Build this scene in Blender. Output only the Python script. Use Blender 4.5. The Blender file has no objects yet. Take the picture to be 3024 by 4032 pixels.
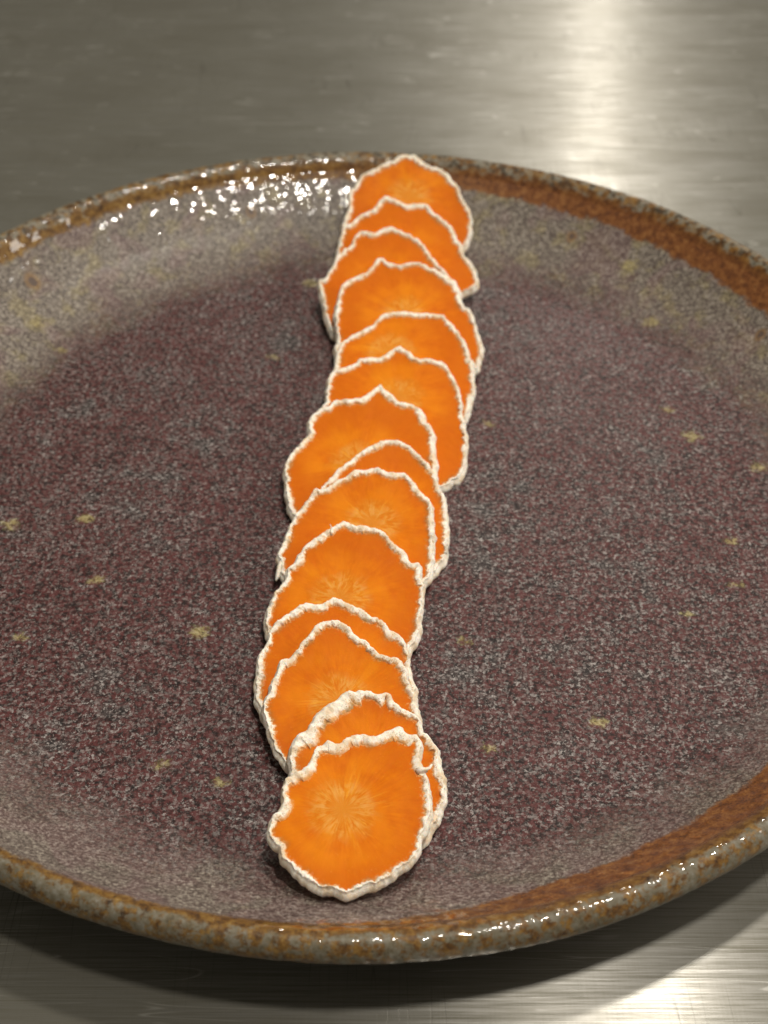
import bpy, math, random
from math import radians, sin, cos, pi, hypot, atan2
from mathutils import Matrix, Vector, noise

scene = bpy.context.scene
col = scene.collection

# ------------------------------------------------------------------ camera
EL, ROLL = radians(42.015), radians(0.055)
fwd = Vector((0, cos(EL), -sin(EL)))
rgt0 = Vector((1, 0, 0)); up0 = rgt0.cross(fwd)
rgt = rgt0 * cos(ROLL) + up0 * sin(ROLL)
upv = up0 * cos(ROLL) - rgt0 * sin(ROLL)
cpos = Vector((0.00587, -0.00197, 0)) - fwd * 0.33339
cam_data = bpy.data.cameras.new("camera")
cam = bpy.data.objects.new("camera", cam_data); col.objects.link(cam)
cam.matrix_world = Matrix(((rgt.x, upv.x, -fwd.x, cpos.x), (rgt.y, upv.y, -fwd.y, cpos.y),
                           (rgt.z, upv.z, -fwd.z, cpos.z), (0, 0, 0, 1)))
cam_data.sensor_fit = 'VERTICAL'; cam_data.sensor_height = 36; cam_data.lens = 48
cam_data.clip_start = 0.01; cam_data.clip_end = 20
cam_data.dof.use_dof = True
cam_data.dof.focus_distance = 0.268
cam_data.dof.aperture_fstop = 20.0
scene.camera = cam

# ------------------------------------------------------------------ world and lamps
world = bpy.data.worlds.new("World"); scene.world = world; world.use_nodes = True
bg = world.node_tree.nodes["Background"]
bg.inputs[0].default_value = (1.0, 0.95, 0.78, 1); bg.inputs[1].default_value = 0.15

def lamp(name, loc, power, size, color, aim=(0, 0, 0)):
    l = bpy.data.lights.new(name, 'AREA'); l.shape = 'DISK'; l.size = size
    l.energy = power; l.color = color
    o = bpy.data.objects.new(name, l); col.objects.link(o)
    o.location = loc
    o.rotation_euler = (Vector(aim) - Vector(loc)).to_track_quat('-Z', 'Y').to_euler()
    return o
lamp("lamp_front", (0.13, -0.20, 0.76), 2.8, 0.06, (1.0, 0.94, 0.84))
lamp("lamp_back", (0.215, 0.14, 0.82), 3.5, 0.06, (1.0, 0.94, 0.84))

lamp("lamp_side", (0.95, 0.10, 0.55), 4.2, 0.45, (1.0, 0.95, 0.87))
lamp("lamp_far", (0.31, 1.45, 0.92), 3.0, 0.07, (1.0, 0.94, 0.84))

scene.view_settings.view_transform = 'Standard'
scene.view_settings.look = 'None'
scene.view_settings.exposure = 0.0
scene.view_settings.gamma = 1.0
scene.view_settings.use_curve_mapping = False
scene.render.engine = 'CYCLES'
scene.cycles.use_denoising = True
scene.cycles.sample_clamp_indirect = 6

# ------------------------------------------------------------------ node helpers
class G:
    def __init__(s, name):
        s.mat = bpy.data.materials.new(name); s.mat.use_nodes = True
        s.nt = s.mat.node_tree; s.nt.nodes.clear()
        s.out = s.nt.nodes.new('ShaderNodeOutputMaterial')
    def put(s, sock, v):
        if isinstance(v, bpy.types.NodeSocket): s.nt.links.new(v, sock)
        elif isinstance(v, (tuple, list)):
            n = len(sock.default_value)
            v = tuple(v)
            if n == 4 and len(v) == 3: v = v + (1,)
            sock.default_value = v
        else: sock.default_value = v
    def node(s, typ, props=None, **ins):
        n = s.nt.nodes.new('ShaderNode' + typ)
        for k, v in (props or {}).items(): setattr(n, k, v)
        for k, v in ins.items(): s.put(n.inputs[k.replace('_', ' ')], v)
        return n
    def m(s, op, a, b=0.0, c=0.0, clamp=False):
        n = s.nt.nodes.new('ShaderNodeMath'); n.operation = op; n.use_clamp = clamp
        s.put(n.inputs[0], a); s.put(n.inputs[1], b); s.put(n.inputs[2], c)
        return n.outputs[0]
    def vm(s, op, a, b=(0, 0, 0)):
        n = s.nt.nodes.new('ShaderNodeVectorMath'); n.operation = op
        s.put(n.inputs[0], a)
        if op == 'SCALE': s.put(n.inputs[3], b)
        else: s.put(n.inputs[1], b)
        return n.outputs[1] if op in ('LENGTH', 'DISTANCE', 'DOT_PRODUCT') else n.outputs[0]
    def mix(s, f, a, b, mode='MIX'):
        n = s.nt.nodes.new('ShaderNodeMix'); n.data_type = 'RGBA'; n.blend_type = mode
        s.put(n.inputs[0], f); s.put(n.inputs[6], a); s.put(n.inputs[7], b)
        return n.outputs[2]
    def step(s, v, lo, hi, a=0.0, b=1.0):
        n = s.nt.nodes.new('ShaderNodeMapRange'); n.interpolation_type = 'SMOOTHSTEP'
        s.put(n.inputs[0], v); s.put(n.inputs[1], lo); s.put(n.inputs[2], hi)
        n.inputs[3].default_value = a; n.inputs[4].default_value = b
        return n.outputs[0]
    def noise(s, vec, scale, detail=2.0, rough=0.5, dist=0.0):
        n = s.nt.nodes.new('ShaderNodeTexNoise')
        s.put(n.inputs['Vector'], vec); n.inputs['Scale'].default_value = scale
        n.inputs['Detail'].default_value = detail; n.inputs['Roughness'].default_value = rough
        n.inputs['Distortion'].default_value = dist
        return n.outputs[0]
    def vor(s, vec, scale, feat='F1'):
        n = s.nt.nodes.new('ShaderNodeTexVoronoi'); n.feature = feat
        s.put(n.inputs['Vector'], vec); n.inputs['Scale'].default_value = scale
        return n
    def ramp(s, v, stops, mode='LINEAR'):
        n = s.nt.nodes.new('ShaderNodeValToRGB'); cr = n.color_ramp; cr.interpolation = mode
        while len(cr.elements) < len(stops): cr.elements.new(0.5)
        for e, (p, c) in zip(cr.elements, stops):
            e.position = p; e.color = (c[0], c[1], c[2], 1)
        s.put(n.inputs[0], v)
        return n.outputs[0]
    def bump(s, h, strength, dist, normal=None):
        n = s.nt.nodes.new('ShaderNodeBump'); n.inputs['Strength'].default_value = strength
        n.inputs['Distance'].default_value = dist; s.put(n.inputs['Height'], h)
        if normal is not None: s.put(n.inputs['Normal'], normal)
        return n.outputs[0]
    def bsdf(s, **ins):
        n = s.node('BsdfPrincipled', None)
        for k, v in ins.items(): s.put(n.inputs[k.replace('_', ' ')], v)
        s.nt.links.new(n.outputs[0], s.out.inputs[0])
        return n
    def coords(s, k=1000.0):
        tc = s.nt.nodes.new('ShaderNodeTexCoord')
        return s.vm('SCALE', tc.outputs['Object'], k)
    def scaled(s, vec, xyz, rot=0.0):
        n = s.nt.nodes.new('ShaderNodeMapping')
        s.put(n.inputs[0], vec); n.inputs['Scale'].default_value = xyz
        n.inputs['Rotation'].default_value = (0, 0, rot)
        return n.outputs[0]

# ------------------------------------------------------------------ materials
def steel_material():
    g = G('brushed_steel')
    P = g.coords()                                        # millimetres
    l1 = g.noise(g.scaled(P, (0.02, 1.9, 1)), 1.0, 4, 0.8)
    l2 = g.noise(g.scaled(P, (0.06, 4.2, 1), 0.006), 1.0, 3, 0.7)
    l3 = g.noise(g.scaled(P, (0.6, 0.03, 1), 0.05), 1.0, 2, 0.6)
    blot = g.noise(P, 0.012, 3, 0.6)
    smear = g.noise(g.scaled(P, (0.02, 0.05, 1), 0.3), 1.0, 3, 0.6)
    hatch = g.noise(g.scaled(P, (3.0, 0.05, 1), 0.03), 1.0, 2, 0.6)
    lines = g.m('ADD', g.m('MULTIPLY', l1, 0.55), g.m('ADD', g.m('MULTIPLY', l2, 0.40), g.m('MULTIPLY', hatch, 0.05)))
    # long thin scratches in a few directions
    scr = None
    for k, (rot, fr, th, ln) in enumerate(((0.35, 0.30, 0.50, 0.018), (-0.9, 0.22, 0.62, 0.02), (1.45, 0.26, 0.61, 0.016), (0.08, 0.4, 0.50, 0.02), (2.2, 0.2, 0.62, 0.02))):
        q = g.scaled(g.vm('ADD', P, (37.0 * k, 91.0 * k, 0)), (ln, fr, 1), rot)
        n1 = g.noise(q, 1.0, 0, 0.5, 0.25)
        ridge = g.m('ABSOLUTE', g.m('SUBTRACT', n1, 0.5))
        ridge = g.step(ridge, 0.014, 0.0)
        gate = g.step(g.noise(g.vm('ADD', P, (11.0 + 53 * k, 7.0, 0)), 0.045, 1, 0.5), th, th + 0.08)
        ridge = g.m('MULTIPLY', ridge, gate)
        scr = ridge if scr is None else g.m('MAXIMUM', scr, ridge)
    q = g.scaled(P, (0.30, 0.016, 1), 0.06)
    dscr = g.step(g.m('ABSOLUTE', g.m('SUBTRACT', g.noise(q, 1.0, 0, 0.5, 0.3), 0.5)), 0.012, 0.0)
    dscr = g.m('MULTIPLY', dscr, g.step(g.noise(g.scaled(P, (1, 0.7, 1)), 0.04, 1, 0.5), 0.50, 0.60))
    base = g.mix(g.step(lines, 0.34, 0.64), (0.20, 0.19, 0.155), (0.46, 0.45, 0.425))
    base = g.mix(g.step(smear, 0.4, 0.7, 0, 0.35), base, (0.24, 0.225, 0.19))
    base = g.mix(g.m('MULTIPLY', scr, 0.55), base, (0.78, 0.77, 0.74))
    base = g.mix(g.m('MULTIPLY', dscr, 0.6), base, (0.14, 0.13, 0.12))
    rough = g.m('ADD', g.m('MULTIPLY', blot, 0.10), g.m('MULTIPLY_ADD', lines, 0.06, 0.18))
    h = g.m('SUBTRACT', g.m('MULTIPLY', lines, 0.5), g.m('MULTIPLY', g.m('MAXIMUM', scr, dscr), 1.2))
    nrm = g.bump(h, 0.10, 0.00005)
    # brush direction runs along X everywhere; a tight lobe along the brushing and a broad worn one
    cx = g.node('CombineXYZ', None, X=1.0, Y=0.0, Z=0.0).outputs[0]
    tight = g.node('BsdfPrincipled', None, Base_Color=base, Metallic=1.0, Roughness=rough, Anisotropic=1.0, Anisotropic_Rotation=0.25, Tangent=cx)
    worn = g.node('BsdfPrincipled', None, Base_Color=base, Metallic=1.0, Roughness=g.m('ADD', rough, 0.20), Anisotropic=1.0, Anisotropic_Rotation=0.25, Tangent=cx, Normal=nrm)
    dull = g.node('BsdfPrincipled', None, Base_Color=g.mix(0.4, base, (0.25, 0.23, 0.165)), Metallic=1.0, Roughness=0.86, Normal=nrm)
    f = g.m('ADD', g.step(lines, 0.38, 0.62, 0.08, 0.38), g.m('MULTIPLY', g.m('SUBTRACT', smear, 0.5), 0.3), clamp=True)
    mx = g.nt.nodes.new('ShaderNodeMixShader')
    g.put(mx.inputs[0], f); g.nt.links.new(worn.outputs[0], mx.inputs[1]); g.nt.links.new(tight.outputs[0], mx.inputs[2])
    mx2 = g.nt.nodes.new('ShaderNodeMixShader')
    g.put(mx2.inputs[0], g.step(lines, 0.36, 0.64, 0.28, 0.62)); g.nt.links.new(dull.outputs[0], mx2.inputs[1]); g.nt.links.new(mx.outputs[0], mx2.inputs[2])
    g.nt.links.new(mx2.outputs[0], g.out.inputs[0])
    return g.mat

YELLOW = [(83.2,18.8,1.7),(78.8,29.8,1.0),(86.2,-19.5,1.1),(49.2,-73.1,1.2),(-64.1,-12.1,1.5),(-81.7,-14.1,1.4),(-58.4,-32.5,1.3),(-34,-48.4,1.5),(32.7,24,1.1),(84.6,-33.7,1.0),(71.7,-42.7,0.9),(23.3,-51,0.9),(-37.7,-83.6,1.2),(27.1,-79.6,1.0),(-15.6,89.5,1.8),(-24.2,53.2,1.2),(-89.5,64,1.6),(75.9,87.3,1.8),(80.1,67.7,1.6),(98,6.7,1.6),(-72.5,-50.2,1.0),(-25.9,-88.1,1.0),(-82,55,1.1)]
CRATER = [(-92,75.4,2.1),(-33.9,113.4,1.5),(105.9,51.5,1.4),(60.7,100.9,1.4),(88,96,1.2)]

def glaze_material():
    g = G('speckled_glaze')
    P = g.coords()
    sep = g.node('SeparateXYZ', None, Vector=P)
    x, y, z = sep.outputs
    flat = g.node('CombineXYZ', None, X=x, Y=y, Z=0.0).outputs[0]
    r = g.vm('LENGTH', flat)
    nx = g.m('DIVIDE', x, g.m('MAXIMUM', r, 1.0)); ny = g.m('DIVIDE', y, g.m('MAXIMUM', r, 1.0))
    n_big = g.noise(P, 0.045, 3, 0.6)
    n_mid = g.noise(P, 0.16, 3, 0.6)
    n_fine = g.noise(P, 0.9, 3, 0.7)
    n_mic = g.noise(P, 2.4, 2, 0.6)
    Pd = g.vm('ADD', P, g.vm('SCALE', g.node('TexNoise', None, Vector=P, Scale=1.3, Detail=3.0).outputs[1], 1.5))
    v1 = g.vor(Pd, 1.15); v2 = g.vor(Pd, 2.1)
    Pw = g.vm('ADD', P, g.vm('SCALE', g.node('TexNoise', None, Vector=P, Scale=1.6, Detail=2.0).outputs[1], 0.35))
    cw = g.node('SeparateColor', None, Color=g.vor(Pw, 1.7).outputs['Color']).outputs[0]
    n_w = g.noise(P, 1.7, 3, 0.7)
    valw = g.m('ADD', g.m('MULTIPLY', cw, 0.30), g.m('MULTIPLY_ADD', g.m('SUBTRACT', n_w, 0.5), 1.5, 0.36))
    c1 = g.node('SeparateColor', None, Color=v1.outputs['Color']); c2 = g.node('SeparateColor', None, Color=v2.outputs['Color'])
    val = g.m('ADD', g.m('MULTIPLY', c1.outputs[0], 0.52), g.m('MULTIPLY', c2.outputs[0], 0.48))
    val = g.m('ADD', val, g.m('MULTIPLY', g.m('SUBTRACT', n_mic, 0.5), 0.5))
    val2 = g.m('ADD', val, g.m('MULTIPLY', g.m('SUBTRACT', n_mid, 0.5), 0.32))
    n_gr = g.noise(P, 0.9, 3, 0.75)
    dots = g.m('MULTIPLY', g.step(v1.outputs['Distance'], 0.62, 0.22), g.step(c1.outputs[0], 0.30, 0.75))
    dots2 = g.m('MULTIPLY', g.step(v2.outputs['Distance'], 0.55, 0.2), g.step(c2.outputs[0], 0.45, 0.8))
    flakes = g.step(g.noise(P, 1.0, 3, 0.75), 0.545, 0.61)
    dots = g.m('MAXIMUM', g.m('MULTIPLY', dots, 0.6), g.m('MAXIMUM', flakes, g.m('MULTIPLY', dots2, 0.5)))
    ground = g.ramp(n_gr, [(0.38, (0.008, 0.004, 0.004)), (0.47, (0.036, 0.012, 0.011)), (0.55, (0.082, 0.022, 0.021)), (0.70, (0.105, 0.038, 0.038))])
    groundc = g.ramp(n_gr, [(0.38, (0.008, 0.006, 0.006)), (0.50, (0.034, 0.025, 0.024)), (0.70, (0.085, 0.066, 0.062))])
    redgrey = g.step(g.m('ADD', n_mid, g.m('MULTIPLY', g.m('SUBTRACT', n_big, 0.5), 0.9)), 0.54, 0.80)
    dotcol = g.mix(c1.outputs[1], (0.165, 0.137, 0.13), (0.37, 0.34, 0.325))
    well = g.mix(g.m('MULTIPLY', dots, g.m('MULTIPLY_ADD', g.m('ADD', g.m('MULTIPLY', n_mid, 0.6), g.m('MULTIPLY', n_big, 0.4)), 2.4, -0.48, clamp=True)), g.mix(redgrey, ground, groundc), dotcol)
    # glaze on the wall: paler, straw-tinted and mauve
    wallc = g.ramp(valw, [(0.2, (0.05, 0.037, 0.031)), (0.44, (0.115, 0.092, 0.077)), (0.58, (0.18, 0.15, 0.125)), (0.80, (0.36, 0.32, 0.265))])
    straw = g.ramp(valw, [(0.2, (0.085, 0.066, 0.036)), (0.5, (0.185, 0.15, 0.08)), (0.80, (0.40, 0.34, 0.20))])
    mauve = g.ramp(valw, [(0.2, (0.065, 0.038, 0.036)), (0.5, (0.145, 0.095, 0.088)), (0.80, (0.33, 0.27, 0.245))])
    front = g.step(ny, 0.1, -0.5)
    wl = g.mix(g.step(g.m('ADD', n_mid, g.m('MULTIPLY', front, -0.12)), 0.48, 0.64, 0, 0.7), wallc, straw)
    wl = g.mix(g.step(g.m('ADD', g.noise(P, 0.08, 2, 0.5, 0.6), g.m('MULTIPLY', front, 0.08)), 0.50, 0.64, 0, 0.8), wl, mauve)
    rr = g.m('ADD', r, g.m('MULTIPLY', g.m('SUBTRACT', n_big, 0.5), 18.0))
    rr = g.m('ADD', rr, g.m('MULTIPLY', g.m('SUBTRACT', n_fine, 0.5), 7.0))
    rr = g.m('ADD', rr, g.m('MULTIPLY', g.m('MULTIPLY', nx, -1.0), 3.0))
    wmix = g.step(g.m('SUBTRACT', rr, g.m('MULTIPLY', front, 10.0)), 92.0, 113.0)
    colr = g.mix(wmix, well, wl)
    # yellow ash spots
    ysum = None
    wob = g.m('ADD', g.m('MULTIPLY', g.m('SUBTRACT', n_fine, 0.5), 4.2), g.m('MULTIPLY', g.m('SUBTRACT', g.noise(P, 0.4, 2, 0.5), 0.5), 3.0))
    for (sx, sy, sr) in YELLOW:
        d = g.vm('DISTANCE', g.vm('MULTIPLY', flat, (0.75, 1, 1)), (sx * 0.75, sy, 0))
        a = g.step(g.m('ADD', d, wob), sr * 1.5, sr * 0.35)
        ysum = a if ysum is None else g.m('MAXIMUM', ysum, a)
    ycol = g.ramp(val, [(0.25, (0.10, 0.07, 0.03)), (0.5, (0.30, 0.24, 0.085)), (0.8, (0.50, 0.43, 0.20))])
    colr = g.mix(g.m('MULTIPLY', ysum, 0.58), colr, ycol)
    crat = None; ring = None
    for (sx, sy, sr) in CRATER:
        d = g.m('ADD', g.vm('DISTANCE', flat, (sx, sy, 0)), g.m('MULTIPLY', wob, 0.25))
        a = g.step(d, sr * 0.75, sr * 0.4); b = g.step(d, sr * 1.35, sr * 0.6)
        crat = a if crat is None else g.m('MAXIMUM', crat, a)
        ring = b if ring is None else g.m('MAXIMUM', ring, b)
    colr = g.mix(g.m('MULTIPLY', ring, 0.7), colr, (0.24, 0.13, 0.045))
    colr = g.mix(g.m('MULTIPLY', crat, 0.85), colr, (0.075, 0.055, 0.05))
    # rust band on the rim, with blue-grey patches where the glaze pooled on the outside
    n_rim = g.noise(P, 0.22, 4, 0.65)
    n_run = g.noise(P, 0.55, 3, 0.6)
    edge = g.m('ADD', r, g.m('MULTIPLY', g.m('SUBTRACT', n_rim, 0.5), 3.2))
    edge = g.m('ADD', edge, g.m('MULTIPLY', g.m('SUBTRACT', n_run, 0.5), 1.6))
    side = g.m('ADD', g.m('MULTIPLY', nx, 3.2), g.m('MULTIPLY', g.m('MULTIPLY', nx, ny), -1.0))
    side = g.m('MAXIMUM', side, -1.2)
    side = g.m('ADD', side, g.step(g.m('ADD', nx, g.m('MULTIPLY', ny, -1.0)), 0.5, 1.3, 0.0, 2.2))
    edge = g.m('ADD', edge, side)
    edge = g.m('SUBTRACT', edge, g.m('MULTIPLY', g.m('MULTIPLY', front, g.step(nx, 0.35, 0.0)), 3.2))
    rust_m = g.step(edge, 123.2, 124.4)
    rust = g.ramp(g.m('ADD', g.m('MULTIPLY', n_run, 0.7), g.m('MULTIPLY', n_mic, 0.3)), [(0.32, (0.025, 0.011, 0.003)), (0.42, (0.085, 0.036, 0.006)), (0.52, (0.165, 0.080, 0.012)), (0.62, (0.24, 0.135, 0.030)), (0.75, (0.32, 0.23, 0.10))])
    redr = g.ramp(g.m('ADD', g.m('MULTIPLY', n_run, 0.55), g.m('MULTIPLY', n_mic, 0.45)), [(0.34, (0.055, 0.018, 0.006)), (0.5, (0.165, 0.052, 0.012)), (0.64, (0.28, 0.12, 0.035))])
    rust = g.mix(g.m('MULTIPLY', g.step(nx, -0.3, 0.4), g.step(r, 128.5, 126.0, 0.15, 0.9)), rust, redr)
    colr = g.mix(rust_m, colr, rust)
    outm = g.m('ADD', g.m('ADD', r, g.m('MULTIPLY', g.m('SUBTRACT', n_rim, 0.5), 4.5)), g.m('MULTIPLY', g.m('SUBTRACT', n_run, 0.5), 2.5))
    patch = g.step(g.m('ADD', outm, g.step(ny, 0.2, 0.7, 0.0, 2.3)), 129.2, 130.2)
    thin = g.step(g.noise(P, 0.42, 5, 0.75), 0.45, 0.57)
    patch = g.m('MULTIPLY', patch, g.m('SUBTRACT', 1.0, g.m('MULTIPLY', thin, 0.95)))
    grey = g.ramp(g.m('ADD', g.m('MULTIPLY', n_fine, 0.6), g.m('MULTIPLY', n_mid, 0.4)), [(0.30, (0.05, 0.036, 0.02)), (0.42, (0.12, 0.098, 0.060)), (0.54, (0.17, 0.15, 0.11)), (0.72, (0.26, 0.245, 0.21))])
    dark_back = g.mix(g.step(n_run, 0.42, 0.52), (0.035, 0.024, 0.013), g.mix(0.5, grey, (0.22, 0.205, 0.165)))
    grey = g.mix(g.step(ny, 0.0, 0.5, 0, 0.85), grey, dark_back)
    colr = g.mix(patch, colr, grey)
    pits = g.step(g.vor(Pd, 0.33).outputs['Distance'], 0.14, 0.06)
    pits = g.m('MULTIPLY', pits, g.step(r, 121.0, 124.0))
    colr = g.mix(g.m('MULTIPLY', pits, 0.7), colr, (0.03, 0.014, 0.006))
    # gloss: the rim and wall are glassy, the well is drier
    glassy = g.step(r, 104.0, 121.0)
    h_spk = g.m('ADD', g.m('MULTIPLY', val, 0.5), g.m('MULTIPLY', n_fine, 0.6))
    n1 = g.bump(h_spk, 0.30, 0.00025)
    lump = g.m('ADD', g.m('MULTIPLY', g.noise(P, 0.22, 0, 0.5), 1.0), g.m('MULTIPLY', g.noise(P, 0.50, 0, 0.5), 0.55))
    lump = g.m('MULTIPLY', lump, g.step(r, 114.0, 121.0, 0.2, 1.0))
    n2 = g.bump(lump, 1.0, 0.00055)
    rough = g.m('SUBTRACT', 0.55, g.m('MULTIPLY', glassy, 0.12))
    rough = g.m('ADD', rough, g.m('MULTIPLY', g.m('SUBTRACT', n_mic, 0.5), 0.2))
    g.bsdf(Base_Color=colr, Roughness=rough, Normal=n1, Specular_IOR_Level=0.22,
           Coat_Weight=g.m('MULTIPLY', g.step(r, 117.0, 122.0, 0.08, 1.0), g.m('SUBTRACT', 1.0, g.m('MULTIPLY', g.step(r, 127.0, 128.6), g.step(ny, 0.0, 0.4, 0.0, 0.9)))), Coat_Roughness=g.step(r, 113.0, 118.0, 0.30, 0.02), Coat_IOR=1.5, Coat_Normal=n2)
    return g.mat

def flesh_material():
    g = G('carrot_flesh')
    P = g.coords()
    sep = g.node('SeparateXYZ', None, Vector=P)
    x, y, z = sep.outputs
    rnd = g.node('ObjectInfo').outputs['Random']
    flat = g.node('CombineXYZ', None, X=x, Y=y, Z=0.0).outputs[0]
    r = g.vm('LENGTH', flat)
    dirv = g.vm('NORMALIZE', flat)
    off = g.node('CombineXYZ', None, X=g.m('MULTIPLY', rnd, 37.0), Y=g.m('MULTIPLY', rnd, 91.0), Z=0.0).outputs[0]
    Po = g.vm('ADD', P, off)
    def ray(k, j, detail=2.0, dist=0.35):
        q = g.vm('ADD', g.vm('SCALE', dirv, k), g.vm('SCALE', g.node('CombineXYZ', None, X=0.0, Y=0.0, Z=r).outputs[0], j))
        return g.noise(g.vm('ADD', q, off), 1.0, detail, 0.55, dist)
    fib = ray(11.0, 0.5); lobe = ray(3.6, 0.42, 2.0, 0.9); star = ray(1.5, 0.03, 1.0); fine = ray(22.0, 0.35, 1.0)
    mott = g.noise(Po, 0.35, 3, 0.6); grain = g.noise(Po, 2.2, 2, 0.6); broad = g.noise(Po, 0.11, 2, 0.5)
    rr = g.m('ADD', r, g.m('MULTIPLY', g.m('SUBTRACT', lobe, 0.5), 5.0))
    rr = g.m('ADD', rr, g.m('MULTIPLY', g.m('SUBTRACT', mott, 0.5), 4.0))
    corem = g.step(rr, 8.0, 4.6)
    cortex = g.ramp(g.m('ADD', g.m('MULTIPLY', g.m('MULTIPLY_ADD', g.m('SUBTRACT', fine, 0.5), g.step(r, 2.0, 8.0), 0.5), 0.35), g.m('MULTIPLY', mott, 0.65)), [(0.32, (0.55, 0.112, 0.0008)), (0.5, (0.61, 0.140, 0.0012)), (0.68, (0.67, 0.178, 0.002))])
    cortex = g.mix(g.step(broad, 0.35, 0.65, 0, 0.5), cortex, (0.66, 0.185, 0.003))
    cortex = g.mix(g.step(r, 9.5, 16.0, 0, 0.6), cortex, (0.54, 0.108, 0.0012))
    core = g.ramp(g.m('ADD', g.m('MULTIPLY', lobe, 0.7), g.m('MULTIPLY', fine, 0.3)), [(0.38, (0.60, 0.165, 0.004)), (0.46, (0.64, 0.22, 0.012)), (0.56, (0.68, 0.315, 0.055)), (0.68, (0.70, 0.375, 0.10))])
    core = g.mix(g.step(r, 3.6, 0.8, 0, 0.9), core, (0.62, 0.235, 0.022))
    c = g.mix(g.m('MULTIPLY', corem, 0.75), cortex, core)
    rays = g.m('MULTIPLY', g.step(star, 0.585, 0.68), g.m('MULTIPLY', g.step(r, 15.0, 8.0), g.step(r, 1.5, 5.0)))
    c = g.mix(g.m('MULTIPLY', rays, 0.25), c, (0.80, 0.30, 0.006))
    vein = g.m('MULTIPLY', g.step(ray(7.0, 0.12, 1.0, 1.2), 0.645, 0.70), g.m('MULTIPLY', g.step(r, 11.0, 5.0), g.step(r, 0.8, 3.0)))
    c = g.mix(g.m('MULTIPLY', vein, 0.30), c, (0.84, 0.40, 0.03))
    c = g.mix(g.m('MULTIPLY', g.step(grain, 0.68, 0.76), 0.22), c, (0.86, 0.42, 0.10))
    # the white bloom creeps a little over the edge of the cut face
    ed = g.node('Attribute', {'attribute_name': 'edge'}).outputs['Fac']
    edn = g.m('ADD', ed, g.m('MULTIPLY', g.m('SUBTRACT', g.noise(Po, 1.6, 3, 0.7), 0.5), 1.5))
    c = g.mix(g.step(edn, 0.45, 1.05, 0, 0.75), c, (0.72, 0.47, 0.22))
    c = g.mix(g.m('MULTIPLY', g.step(ed, 0.0, 1.0, 0, 0.72), g.step(g.noise(Po, 0.16, 2, 0.5), 0.48, 0.64)), c, (0.30, 0.12, 0.02))  # bruised brown plus shade inside the rind, both put into the flesh colour
    midr = g.m('MULTIPLY', g.step(rr, 5.0, 8.5), g.step(rr, 13.0, 8.5))
    c = g.mix(g.m('MULTIPLY', midr, g.step(broad, 0.35, 0.65, 0.05, 0.40)), c, (0.74, 0.225, 0.004))
    h = g.m('ADD', g.m('MULTIPLY', fib, 0.5), g.m('MULTIPLY', grain, 0.35))
    n = g.bump(h, 0.35, 0.00018)
    b = g.bsdf(Base_Color=c, Roughness=g.m('MULTIPLY_ADD', mott, 0.25, 0.45), Normal=n, Specular_IOR_Level=0.09,
               Subsurface_Weight=0.25, Subsurface_Radius=(1.0, 0.35, 0.08), Subsurface_Scale=0.0012)
    return g.mat

def rind_material():
    g = G('white_rind')
    P = g.coords()
    rnd = g.node('ObjectInfo').outputs['Random']
    Po = g.vm('ADD', P, g.node('CombineXYZ', None, X=g.m('MULTIPLY', rnd, 50.0), Y=0.0, Z=0.0).outputs[0])
    a = g.node('Attribute', {'attribute_name': 'across'}).outputs['Fac']
    n1 = g.noise(Po, 0.8, 3, 0.65); n2 = g.noise(Po, 3.0, 2, 0.6); n3 = g.noise(Po, 0.25, 2, 0.5)
    c = g.ramp(n1, [(0.3, (0.78, 0.69, 0.56)), (0.5, (0.88, 0.82, 0.72)), (0.7, (0.91, 0.87, 0.79))])
    c = g.mix(g.step(g.noise(Po, 0.4, 3, 0.65), 0.46, 0.62, 0, 0.65), c, (0.66, 0.47, 0.27))
    fleck = g.m('MULTIPLY', g.step(n2, 0.53, 0.64), g.m('MULTIPLY', g.step(a, 0.1, 0.7, 0.10, 0.9), g.step(n3, 0.40, 0.60, 0.15, 1.0)))
    c = g.mix(fleck, c, (0.38, 0.20, 0.07))
    stain = g.m('MULTIPLY', g.step(g.m('ADD', a, g.m('MULTIPLY', g.m('SUBTRACT', n1, 0.5), 0.7)), 0.62, 1.02), 0.85)
    c = g.mix(stain, c, (0.66, 0.30, 0.07))
    inner_shade = g.m('MULTIPLY', g.step(n3, 0.60, 0.72), g.step(a, 0.35, 0.9, 0.0, 0.7))  # shadow line along the rind's inner edge, painted into the colour in patches
    c = g.mix(inner_shade, c, (0.30, 0.20, 0.09))
    n = g.bump(g.m('ADD', n1, g.m('MULTIPLY', n2, 0.5)), 0.55, 0.0003)
    g.bsdf(Base_Color=c, Roughness=0.85, Normal=n, Specular_IOR_Level=0.2, Subsurface_Weight=0.3,
           Subsurface_Radius=(1.0, 0.6, 0.35), Subsurface_Scale=0.0006)
    return g.mat

MAT_STEEL = steel_material(); MAT_GLAZE = glaze_material(); MAT_FLESH = flesh_material(); MAT_RIND = rind_material()

# ------------------------------------------------------------------ mesh helpers
def mesh_obj(name, verts, faces, mat, parent=None, smooth=True):
    me = bpy.data.meshes.new(name); me.from_pydata(verts, [], faces); me.update()
    if smooth: me.polygons.foreach_set('use_smooth', [True] * len(me.polygons))
    me.materials.append(mat)
    o = bpy.data.objects.new(name, me); col.objects.link(o)
    if parent is not None: o.parent = parent
    return o

def pnoise(x, y, z, s=1.0): return noise.noise(Vector((x * s, y * s, z * s)))

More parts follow.
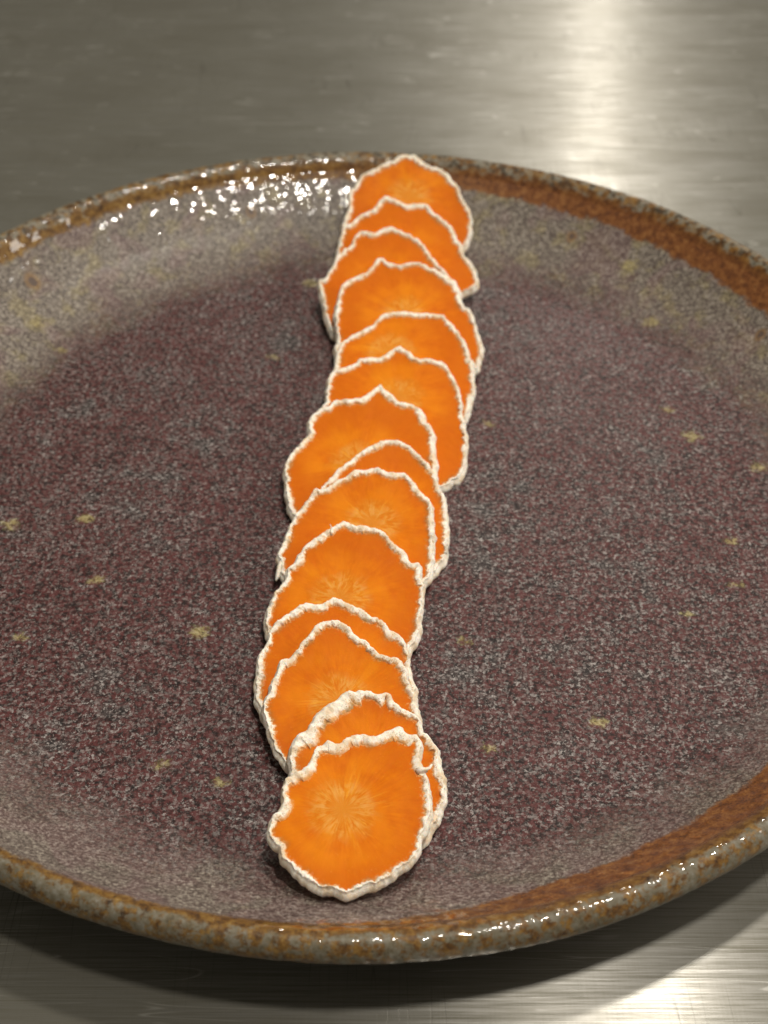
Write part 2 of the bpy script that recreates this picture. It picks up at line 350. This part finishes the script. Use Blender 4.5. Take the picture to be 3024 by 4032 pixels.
# ------------------------------------------------------------------ countertop
verts = []; faces = []
X0, X1, Y0, Y1, T = -0.7, 0.7, -0.45, 0.95, 0.03
pts = [(X0, Y0), (X1, Y0), (X1, Y1), (X0, Y1)]
verts = [(x, y, 0) for x, y in pts] + [(x, y, -T) for x, y in pts]
faces = [(0, 1, 2, 3), (7, 6, 5, 4), (0, 4, 5, 1), (1, 5, 6, 2), (2, 6, 7, 3), (3, 7, 4, 0)]
top = mesh_obj('countertop', verts, faces, MAT_STEEL, smooth=False)
top['kind'] = 'structure'; top['label'] = 'brushed stainless steel countertop under the plate'

# ------------------------------------------------------------------ plate
def smooth_profile(pts, n=6):
    out = []
    P = [pts[0]] + list(pts) + [pts[-1]]
    for i in range(1, len(P) - 2):
        p0, p1, p2, p3 = P[i - 1], P[i], P[i + 1], P[i + 2]
        for k in range(n):
            t = k / n
            out.append(tuple(0.5 * (2 * p1[j] + (p2[j] - p0[j]) * t + (2 * p0[j] - 5 * p1[j] + 4 * p2[j] - p3[j]) * t * t + (3 * p1[j] - p0[j] - 3 * p2[j] + p3[j]) * t ** 3) for j in (0, 1)))
    out.append(pts[-1])
    return out
INNER = [(0.0002, 7.0), (30, 7.0), (60, 7.0), (88, 6.95), (96, 7.0), (103, 7.9), (109, 9.8), (114, 12.1), (118, 14.7), (121, 17.0), (124, 19.6), (126.0, 21.4)]
RIM = [(126.0, 21.4), (127.0, 22.8), (128.0, 23.9), (129.2, 24.7), (130.5, 24.9), (131.6, 24.3), (132.4, 23.2), (132.8, 21.9), (132.6, 20.6), (131.8, 19.4), (130.4, 18.2), (128.6, 16.4)]
UNDER = [(128.6, 16.4), (126.5, 13.2), (118, 9.4), (104, 5.2), (92, 4.2), (87, 3.6), (86, 0.6), (85, 0.15), (81, 0.15), (80, 0.8), (79, 3.0), (40, 3.2), (0.0002, 3.2)]
SEG = 480
def wob(a, r, z):
    ca, sa = cos(a), sin(a)
    k = max(0.0, (r - 95) / 35)
    dr = k * (0.55 * pnoise(ca * 1.3, sa * 1.3, 3.1) + 0.22 * pnoise(ca * 6, sa * 6, 8.0 + z * 0.1))
    dz = k * (0.5 * pnoise(ca * 1.5, sa * 1.5, 7.7) + 0.16 * pnoise(ca * 7, sa * 7, 1.0 + r * 0.1))
    dz += 2.6 * sa * max(0.0, min(1.0, (r - 100) / 28)) * (1.0 if z > 8 else 0.0)     # thrown by hand: the far side sits a little higher
    if z > 14: dr += 0.12 * pnoise(ca * 30, sa * 30, z * 0.25); dz += 0.12 * pnoise(ca * 28, sa * 28, 5 + r * 0.3)
    if r < 110 and z > 5.5: dz += 0.10 * pnoise(r * ca * 0.05, r * sa * 0.05, 2.0)
    return r + dr, z + dz
def lathe(name, prof, parent, sub):
    prof = smooth_profile(prof, sub)
    V = []; F = []
    for (r, z) in prof:
        for k in range(SEG):
            a = 2 * pi * k / SEG
            rr, zz = wob(a, r, z) if r > 1 else (r, z)
            V.append((rr * cos(a) / 1000, rr * sin(a) / 1000, zz / 1000))
    for i in range(len(prof) - 1):
        for k in range(SEG):
            k2 = (k + 1) % SEG
            F.append((i * SEG + k, i * SEG + k2, (i + 1) * SEG + k2, (i + 1) * SEG + k))
    return mesh_obj(name, V, F, MAT_GLAZE, parent)
plate = bpy.data.objects.new('plate', None); col.objects.link(plate); plate.empty_display_size = 0.02
plate['label'] = 'round speckled maroon stoneware plate with rust brown glazed rim'; plate['category'] = 'plate'
lathe('well', INNER, plate, 6)
rim = lathe('rim', RIM, plate, 6); rim['label'] = 'rust brown rim with grey glaze patches'
lathe('foot', UNDER, plate, 4)

# ------------------------------------------------------------------ carrot slices
# centre of the cut face (m), tilt (deg), radius (mm), core centre (mm), outline of the cut face (mm)
SLICES = [
    ((0.01255, 0.10643, 0.01954), 30.0, 18.93, (0.7, 6.0), [[-19.15,-3.61],[-18.96,-2.7],[-17.19,2.34],[-17.24,8.33],[-16.03,9.03],[-12.8,13.92],[-7.9,16.74],[-4.62,18.15],[-2.56,20.04],[0.73,20.51],[3.59,19.34],[6.04,16.99],[10.93,15.12],[14.54,10.22],[16.49,5.13],[18.63,0.08],[18.74,-4.93],[17.87,-8.55],[16.63,-10.36]]),
    ((0.01119, 0.08811, 0.01622), 21.52, 20.0, (0, 0), [[-19.02,-0.83],[-18.69,3.05],[-17.98,7.95],[-16.84,11.91],[-14.86,12.91],[-12.49,15.41],[-8.5,17.93],[-6.5,20.96],[-4.9,22.23],[-2.48,21.47],[1.13,19.45],[5.15,19.96],[7.16,19.46],[9.51,15.94],[14.22,11.45],[15.32,7.5],[17.22,4.07],[17.36,1.64],[19.82,-1.75],[20.9,-5.11],[21.19,-8.44],[19.58,-10.34],[16.63,-11.99]]),
    ((0.00673, 0.07459, 0.01529), 18.55, 19.43, (0, 0), [[-14.68,-16.58],[-16.68,-10.96],[-18.17,-3.82],[-19.26,1.51],[-18.9,2.73],[-17.37,2.97],[-15.16,8.39],[-13.67,11.88],[-10.59,14.9],[-8.68,18.96],[-6.33,19.98],[-3.58,19.48],[-0.43,21.27],[2.72,20.76],[5.07,19.49],[8.2,17.46],[10.51,14.93],[13.92,8.93],[17.68,3.75],[19.9,0.09],[20.31,-1.84]]),
    ((0.01128, 0.05842, 0.01419), 15.88, 20.0, (0.2, 3.1), [[-18.93,-9.31],[-18.1,-5.07],[-18.81,3.09],[-17.82,9.95],[-16.75,13.93],[-13.74,16.2],[-9.57,19.24],[-7.29,23.07],[-5.76,23.59],[-4.22,21.79],[-0.38,21.03],[4.23,21.8],[6.89,20.28],[11.04,17.49],[13.66,15.48],[15.27,11.98],[15.56,9.0],[16.79,6.06],[18.24,4.59],[19.53,-1.21],[20.66,-5.96],[20.68,-10.19],[19.83,-13.45],[18.66,-15.75]]),
    ((0.01169, 0.03901, 0.01337), 11.63, 19.34, (-4.1, 6.2), [[-18.84,0.02],[-18.05,5.37],[-17.04,9.32],[-14.54,11.82],[-9.81,14.85],[-6.51,19.19],[-2.44,20.48],[2.74,19.97],[9.39,19.47],[11.89,16.4],[14.32,11.86],[16.0,7.88],[16.91,2.97],[17.46,2.77],[17.46,-2.05],[17.44,-7.27],[16.19,-12.4],[14.63,-16.99]]),
    ((0.00866, 0.0235, 0.01349), 10.92, 20.0, (0.6, 2.7), [[-18.45,-0.32],[-17.47,1.76],[-17.26,7.39],[-16.63,10.25],[-14.56,12.17],[-10.34,14.11],[-8.22,15.81],[-3.95,16.55],[-1.1,18.52],[1.06,20.0],[2.48,19.01],[5.66,16.08],[10.28,15.35],[12.75,14.62],[14.41,10.77],[16.04,6.49],[16.59,1.81],[17.06,-4.62],[17.53,-10.91],[17.37,-15.32],[16.49,-21.37],[13.39,-24.77],[10.52,-26.88]]),
    ((0.00121, 0.00328, 0.01274), 10.68, 19.84, (-1.7, -1.4), [[-16.75,-17.36],[-18.08,-12.69],[-18.95,-7.72],[-19.32,-3.09],[-18.32,0.34],[-15.49,4.68],[-13.92,7.76],[-13.89,11.77],[-11.8,15.39],[-9.09,16.31],[-7.43,18.14],[-4.0,18.6],[-0.58,19.3],[2.5,22.32],[3.88,23.25],[4.92,21.85],[8.35,18.16],[11.76,17.25],[13.79,15.42],[15.09,11.81],[16.73,9.13],[17.11,3.41],[17.15,-2.19]]),
    ((0.00592, -0.01497, 0.0124), 10.56, 17.89, (0, 0), [[-15.23,5.81],[-13.69,8.29],[-9.58,13.31],[-5.7,17.14],[-2.43,19.73],[0.54,21.03],[4.84,20.17],[7.78,17.16],[10.03,14.61],[11.91,10.82],[12.8,7.08],[14.3,2.99],[14.51,-1.04],[14.67,-6.96],[14.2,-12.37],[14.43,-10.47],[14.06,-12.77],[12.43,-15.81],[10.7,-17.69]]),
    ((0.00062, -0.02482, 0.01338), 11.24, 18.09, (2.4, 3.6), [[-17.73,-10.06],[-17.53,-7.85],[-18.41,-5.43],[-18.26,-5.6],[-18.18,-4.1],[-16.84,0.45],[-14.88,5.87],[-12.51,9.81],[-10.7,12.81],[-9.12,13.01],[-7.24,14.22],[-4.1,16.66],[-1.25,19.12],[1.33,18.92],[3.58,19.74],[5.83,18.31],[10.01,17.9],[11.91,15.46],[14.4,11.84],[15.95,9.85],[16.34,5.91],[16.41,1.64],[16.53,-0.27],[16.72,0.48],[16.17,-3.7],[15.91,-8.92],[14.63,-12.22]]),
    ((-0.00143, -0.04282, 0.01273), 11.6, 17.39, (-2.1, -0.7), [[-17.35,-9.35],[-17.89,-4.54],[-17.44,-1.75],[-16.08,0.72],[-14.44,3.93],[-13.96,6.82],[-11.94,9.01],[-10.83,11.96],[-9.09,14.57],[-5.49,17.21],[-3.07,19.11],[-1.23,19.68],[0.95,18.54],[4.96,17.79],[7.12,16.84],[8.65,14.96],[11.08,12.36],[13.18,9.04],[15.29,8.31],[15.54,5.4],[15.93,1.82],[15.73,-1.71],[15.22,-5.89],[14.72,-10.34],[13.23,-13.03],[12.2,-14.7]]),
    ((-0.00444, -0.06403, 0.01217), 9.36, 16.74, (0, 0), [[-13.59,-10.87],[-15.33,-7.07],[-15.81,-3.53],[-15.52,1.06],[-15.44,4.4],[-14.0,6.77],[-13.86,9.51],[-12.4,11.93],[-8.77,15.09],[-6.22,17.04],[-3.57,16.33],[-1.85,17.57],[0.18,18.29],[2.26,16.87],[5.2,15.45],[7.54,13.7],[10.16,12.3],[11.6,10.23],[14.18,8.17],[15.0,4.77],[15.68,1.1],[16.34,-2.19],[17.0,-5.11],[16.81,-8.31]]),
    ((-0.00339, -0.07229, 0.01364), 10.01, 15.58, (0.6, -0.8), [[-9.41,-15.07],[-11.55,-12.12],[-13.4,-7.3],[-14.64,-2.06],[-13.74,1.71],[-12.82,5.23],[-11.58,8.48],[-9.13,10.12],[-7.55,12.78],[-5.4,16.14],[-4.3,17.49],[-2.03,18.11],[0.82,18.01],[2.57,16.15],[4.02,14.13],[6.01,13.13],[7.71,10.8],[9.68,9.65],[11.92,9.33],[13.31,7.2],[14.11,3.98],[15.18,0.79],[15.96,-2.03],[16.47,-4.82]]),
    ((0.00257, -0.08982, 0.01319), 11.35, 15.71, (0, 0), [[-14.48,0.32],[-14.64,4.08],[-14.06,6.13],[-12.54,8.2],[-10.98,9.39],[-9.74,12.39],[-7.36,14.22],[-4.96,16.06],[-3.62,16.98],[-0.36,17.14],[2.36,16.83],[4.53,16.68],[5.34,14.84],[7.49,13.02],[10.16,10.91],[10.65,8.52],[12.22,6.74],[13.5,4.69],[14.22,1.5],[14.79,-1.93],[14.97,-5.02],[14.24,-8.35],[12.38,-11.62],[10.8,-14.32]]),
    ((-5e-05, -0.1008, 0.01683), 2.5, 17.79, (-1.5, -0.4), [[-12.7,3.73],[-12.29,5.54],[-11.09,7.07],[-8.59,8.6],[-7.18,12.03],[-5.94,13.93],[-4.39,14.56],[-2.81,13.93],[-0.75,15.53],[1.86,16.33],[4.23,15.53],[6.33,16.82],[8.7,17.79],[10.26,16.18],[12.61,15.22],[13.1,13.63],[12.79,10.8],[13.51,8.01],[14.22,5.27],[14.74,0.5],[14.57,-1.26],[13.76,-4.15],[12.72,-6.43],[11.18,-10.9],[8.49,-12.95],[5.6,-15.25],[2.97,-16.33],[0.59,-17.39],[-0.71,-17.79],[-2.28,-17.13],[-5.41,-16.2],[-8.6,-14.46],[-10.75,-12.29],[-12.2,-10.09],[-12.91,-8.29],[-14.46,-7.02],[-14.74,-4.47],[-14.51,-2.16],[-13.23,-0.41],[-12.59,1.65]]),
]

def resample(P, n):
    m = len(P); dense = []
    for i in range(m):
        p0, p1, p2, p3 = P[i - 1], P[i], P[(i + 1) % m], P[(i + 2) % m]
        for k in range(12):
            t = k / 12
            dense.append(tuple(0.5 * (2 * p1[j] + (p2[j] - p0[j]) * t + (2 * p0[j] - 5 * p1[j] + 4 * p2[j] - p3[j]) * t * t + (3 * p1[j] - p0[j] - 3 * p2[j] + p3[j]) * t ** 3) for j in (0, 1)))
    L = [0.0]
    for i in range(len(dense)):
        a, b = dense[i], dense[(i + 1) % len(dense)]
        L.append(L[-1] + hypot(b[0] - a[0], b[1] - a[1]))
    out = []; i = 0
    for k in range(n):
        s = L[-1] * k / n
        while L[i + 1] < s: i += 1
        f = (s - L[i]) / max(1e-9, L[i + 1] - L[i])
        a, b = dense[i], dense[(i + 1) % len(dense)]
        out.append((a[0] + (b[0] - a[0]) * f, a[1] + (b[1] - a[1]) * f))
    return out

def close_outline(pts, R, closed, seed):
    pts = [tuple(p) for p in pts]
    if closed: return pts
    a0 = atan2(pts[-1][1], pts[-1][0]); r0 = hypot(*pts[-1])
    a1 = atan2(pts[0][1], pts[0][0]); r1 = hypot(*pts[0])
    while a1 > a0 - 0.05: a1 -= 2 * pi
    n = max(2, int((a0 - a1) / 0.16))
    for k in range(1, n):
        t = k / n; a = a0 + (a1 - a0) * t
        w = min(1.0, 3.2 * t, 3.2 * (1 - t)); w = w * w * (3 - 2 * w)
        re = r0 + (r1 - r0) * t
        r = re + (R - re) * w + 0.35 * pnoise(a * 2.5, seed, 0)
        pts.append((r * cos(a), r * sin(a)))
    return pts

NA = 640
def make_slice(i, spec):
    c, tilt, R, core, pts = spec
    seed = 11.3 * i + 2.7
    closed = (i == 13)
    root = bpy.data.objects.new('carrot_slice', None); col.objects.link(root); root.empty_display_size = 0.01
    root.location = c; root.rotation_euler = (radians(tilt), 0, 0)
    th = 2.5
    out = resample(close_outline(pts, R, closed, seed), NA)
    sm = []
    for k in range(NA):
        x, y = out[k]; r = hypot(x, y) or 1.0
        d = 0.42 * pnoise(x * 0.42, y * 0.42, seed + 3) + 0.20 * pnoise(x * 0.85, y * 0.85, seed + 13) - 0.25 * abs(pnoise(x * 0.6, y * 0.6, seed + 23))
        sm.append((x * (1 + d / r), y * (1 + d / r)))
    out = sm
    # smooth normals of the outline
    nor = []
    for k in range(NA):
        a, b = out[(k - 5) % NA], out[(k + 5) % NA]
        dx, dy = b[0] - a[0], b[1] - a[1]; L = hypot(dx, dy) or 1
        nx, ny = -dy / L, dx / L
        if nx * out[k][0] + ny * out[k][1] < 0: nx, ny = -nx, -ny
        nor.append((nx, ny))
    wid = []; lip = []
    for k in range(NA):
        x, y = out[k]; ny = nor[k][1]; nx = nor[k][0]
        w = 1.08 + 0.55 * max(0, ny) - 0.2 * max(0, -ny)
        w += 0.70 * pnoise(x * 0.22, y * 0.22, seed) + 0.45 * pnoise(x * 0.9, y * 0.9, seed + 5) + 0.34 * pnoise(x * 2.3, y * 2.3, seed + 9)
        if i == 12: w += 2.6 * max(0, ny) * max(0, -nx * 1.3 + 0.3)
        if i == 13: w += 0.7 * max(0, ny)
        w = max(0.45, w)
        l = 0.27 + 0.20 * pnoise(x * 0.35, y * 0.35, seed + 20) + 0.15 * max(0, ny)
        if i >= 10: l += 0.12 * max(0, ny)
        wid.append(w); lip.append(max(0.12, l))
    # gentle warp of the whole slice
    wx = 0.0025 * pnoise(seed, 1.0, 2.0); wy = 0.0018 * pnoise(seed, 7.0, 2.0)
    def warp(x, y): return wx * x * x + wy * y * y + 0.35 * pnoise(x * 0.09, y * 0.09, seed)
    SEC = [(-1, -0.45, -0.75, 1.0), (-1, -0.05, -0.16, 1.0), (-0.90, 0, 0.30, 0.9), (-0.74, 0, 0.62, 0.72), (-0.56, 0, 0.85, 0.55), (-0.38, 0, 1.0, 0.38), (-0.20, 0, 0.95, 0.2),
           (-0.06, -0.12, 0.70, 0.1), (0, -0.22, 0.15, 0.0)]
    SIDE = [(-0.02, -0.30), (0.10, -0.75), (0.14, -1.2), (0.10, -1.65), (-0.05, -2.1), (-0.45, -2.45), (-1.6, -2.5)]
    V = []; across = []
    for k in range(NA):
        (x0, y0), (nx, ny), w, l = out[k], nor[k], wid[k], lip[k]
        for j in range(len(SEC) + len(SIDE)):
            if j < len(SEC):
                fw_, du, fz, ac = SEC[j]
                u = fw_ * w + du
                z = fz * l if fz > 0 else fz
            else:
                u, z = SIDE[j - len(SEC)]; ac = 0.0
                bulge = 0.35 + 0.5 * pnoise(x0 * 0.16, y0 * 0.16, seed + 40)
                u += (bulge * (0.25 + max(0, -ny) * 0.4) + (0.15 if i == 13 else 0.40) * (1 - ny) * 0.5) * min(1.0, -z / 1.2) * (1 if j < len(SEC) + len(SIDE) - 2 else 0)
            px, py = x0 + nx * u, y0 + ny * u
            if 0 < j:
                d = 0.24 * pnoise(px * 0.7, py * 0.7, z * 0.9 + seed) + 0.15 * pnoise(px * 2.2, py * 2.2, z * 2.2 + seed)
                e = 0.30 * pnoise(px * 0.8, py * 0.8, z + seed + 60) + 0.13 * pnoise(px * 2.4, py * 2.4, z + seed + 70)
                if j > len(SEC): d *= 0.45; e *= 0.4
                px += nx * d; py += ny * d
                if 1 < j < len(SEC) + 2: z += e
            V.append((px / 1000, py / 1000, (z + warp(px, py)) / 1000)); across.append(ac)
    M = len(SEC) + len(SIDE)
    F = []
    for k in range(NA):
        k2 = (k + 1) % NA
        for j in range(M - 1):
            F.append((k * M + j, k * M + j + 1, k2 * M + j + 1, k2 * M + j))
    if Vector((0, 0, 1)).dot((Vector(V[F[3][1]]) - Vector(V[F[3][0]])).cross(Vector(V[F[3][2]]) - Vector(V[F[3][0]]))) < 0:
        F = [f[::-1] for f in F]
    rind = mesh_obj('rind', V, F, MAT_RIND, root)
    at = rind.data.attributes.new('across', 'FLOAT', 'POINT'); at.data.foreach_set('value', across)
    # flesh: the orange cut face, slightly dished, with its underside
    NF = 200; NR = 26
    V = []; F = []
    inner = [(out[k][0] - nor[k][0] * (wid[k] - 0.45) - core[0], out[k][1] - nor[k][1] * (wid[k] - 0.45) - core[1]) for k in range(NA)]
    def radial(ca):
        best = None
        dx, dy = cos(ca), sin(ca)
        for k in range(NA):
            a, b = inner[k], inner[(k + 1) % NA]
            ex, ey = b[0] - a[0], b[1] - a[1]
            den = dx * ey - dy * ex
            if abs(den) < 1e-9: continue
            s = (a[0] * ey - a[1] * ex) / den; q = (a[0] * dy - a[1] * dx) / den
            if s > 0.5 and -1e-6 <= q <= 1.000001 and (best is None or s > best): best = s
        return best
    rad = [radial(2 * pi * k / NF) for k in range(NF)]
    rad = [v if v else R * 0.9 for v in rad]
    edge = []
    for m in range(NR + 1):
        t = m / NR
        for k in range(NF):
            a = 2 * pi * k / NF
            x = core[0] + rad[k] * t * cos(a); y = core[1] + rad[k] * t * sin(a)
            z = -0.22 * (1 - t * t) + 0.06 * pnoise(x * 0.5, y * 0.5, seed + 80) + 0.025 * pnoise(x * 2.0, y * 2.0, seed + 81) - 0.10 + warp(x, y)
            V.append(((x - core[0]) / 1000, (y - core[1]) / 1000, z / 1000))
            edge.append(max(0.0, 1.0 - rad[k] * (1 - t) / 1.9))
    for m in range(NR):
        for k in range(NF):
            k2 = (k + 1) % NF
            F.append((m * NF + k, m * NF + k2, (m + 1) * NF + k2, (m + 1) * NF + k))
    b0 = len(V)
    for k in range(NF):
        a = 2 * pi * k / NF
        x, y = core[0] + (rad[k] - 0.3) * cos(a), core[1] + (rad[k] - 0.3) * sin(a)
        V.append(((x - core[0]) / 1000, (y - core[1]) / 1000, (-2.4 + warp(x, y)) / 1000)); edge.append(1.0)
    V.append((0, 0, (-2.45 + warp(core[0], core[1])) / 1000)); cen = len(V) - 1; edge.append(0.0)
    for k in range(NF):
        k2 = (k + 1) % NF
        F.append((NR * NF + k, NR * NF + k2, b0 + k2, b0 + k)); F.append((b0 + k, b0 + k2, cen))
    q = F[NF * 10]
    if (Vector(V[q[1]]) - Vector(V[q[0]])).cross(Vector(V[q[2]]) - Vector(V[q[0]])).z < 0: F = [f[::-1] for f in F]
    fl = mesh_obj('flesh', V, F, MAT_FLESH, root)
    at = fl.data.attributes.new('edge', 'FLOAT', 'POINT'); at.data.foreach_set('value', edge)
    fl.location = (core[0] / 1000, core[1] / 1000, 0)
    root['group'] = 'overlapping carrot slices on the plate'; root['category'] = 'carrot slice'
    return root

def shred(parent, path, r0, seed):
    """a torn strip of rind: a tapering, lumpy bent tube"""
    V = []; F = []; n = 10; m = len(path)
    for i, p in enumerate(path):
        p = Vector(p); d = (Vector(path[min(m - 1, i + 1)]) - Vector(path[max(0, i - 1)])).normalized()
        s = d.orthogonal().normalized(); t = d.cross(s)
        r = r0 * (1.0 - 0.75 * i / (m - 1))
        for k in range(n):
            a = 2 * pi * k / n
            rr = r * (1 + 0.45 * noise.noise(Vector((i * 0.8, k * 0.7, seed))))
            v = p + (s * cos(a) + t * sin(a)) * rr
            V.append(tuple(v / 1000))
    for i in range(m - 1):
        for k in range(n):
            k2 = (k + 1) % n
            F.append((i * n + k, i * n + k2, (i + 1) * n + k2, (i + 1) * n + k))
    F.append(tuple(range(n))[::-1]); F.append(tuple((m - 1) * n + k for k in range(n)))
    return mesh_obj('rind_shred', V, F, MAT_RIND, parent)

LABELS = [
    'farthest carrot slice, its white edge resting up on the far rim of the plate',
    'second carrot slice from the far rim, its lower right corner jutting out',
    'third carrot slice from the far rim, with a pointed left edge sticking out',
    'fourth carrot slice from the far rim, a broad one with a pale core just showing',
    'fifth carrot slice from the far rim, between two larger slices, with a smooth arched top',
    'sixth carrot slice from the far rim, reaching far down the right side',
    'seventh carrot slice from the far rim, sharply peaked and shifted to the left',
    'eighth carrot slice from the far rim, mostly hidden, a thin orange crescent on the right',
    'ninth carrot slice from the far rim, with yellow rays and a lifted left edge',
    'tenth carrot slice from the far rim, wide with a clear pale star in its core',
    'fourth carrot slice from the near end, a crescent with a thick wavy white edge',
    'third carrot slice from the near end, with a high flat-topped hump of white rind',
    'second carrot slice from the near end, with the thickest white rind on its upper left',
    'nearest carrot slice, lying on top with its whole orange face showing',
]
ROOTS = []
for i, spec in enumerate(SLICES):
    o = make_slice(i, spec); o['label'] = LABELS[i]; ROOTS.append(o)

# torn bits of rind still hanging on the slices (millimetres in the slice's own frame)
shred(ROOTS[13], [(12.3, 7.6, -0.1), (13.0, 7.7, 0.4), (13.8, 7.6, 0.6), (14.4, 8.0, 0.7), (14.9, 8.8, 0.6)], 0.75, 1.0)
shred(ROOTS[9], [(-4.4, 16.0, -0.2), (-4.6, 16.6, 0.5), (-4.4, 17.2, 1.1), (-4.7, 17.7, 1.6)], 0.22, 2.0)
shred(ROOTS[8], [(-17.0, -6.0, -0.6), (-17.9, -8.2, -0.8), (-18.3, -10.2, -1.0), (-18.6, -11.4, -1.2)], 0.9, 3.0)
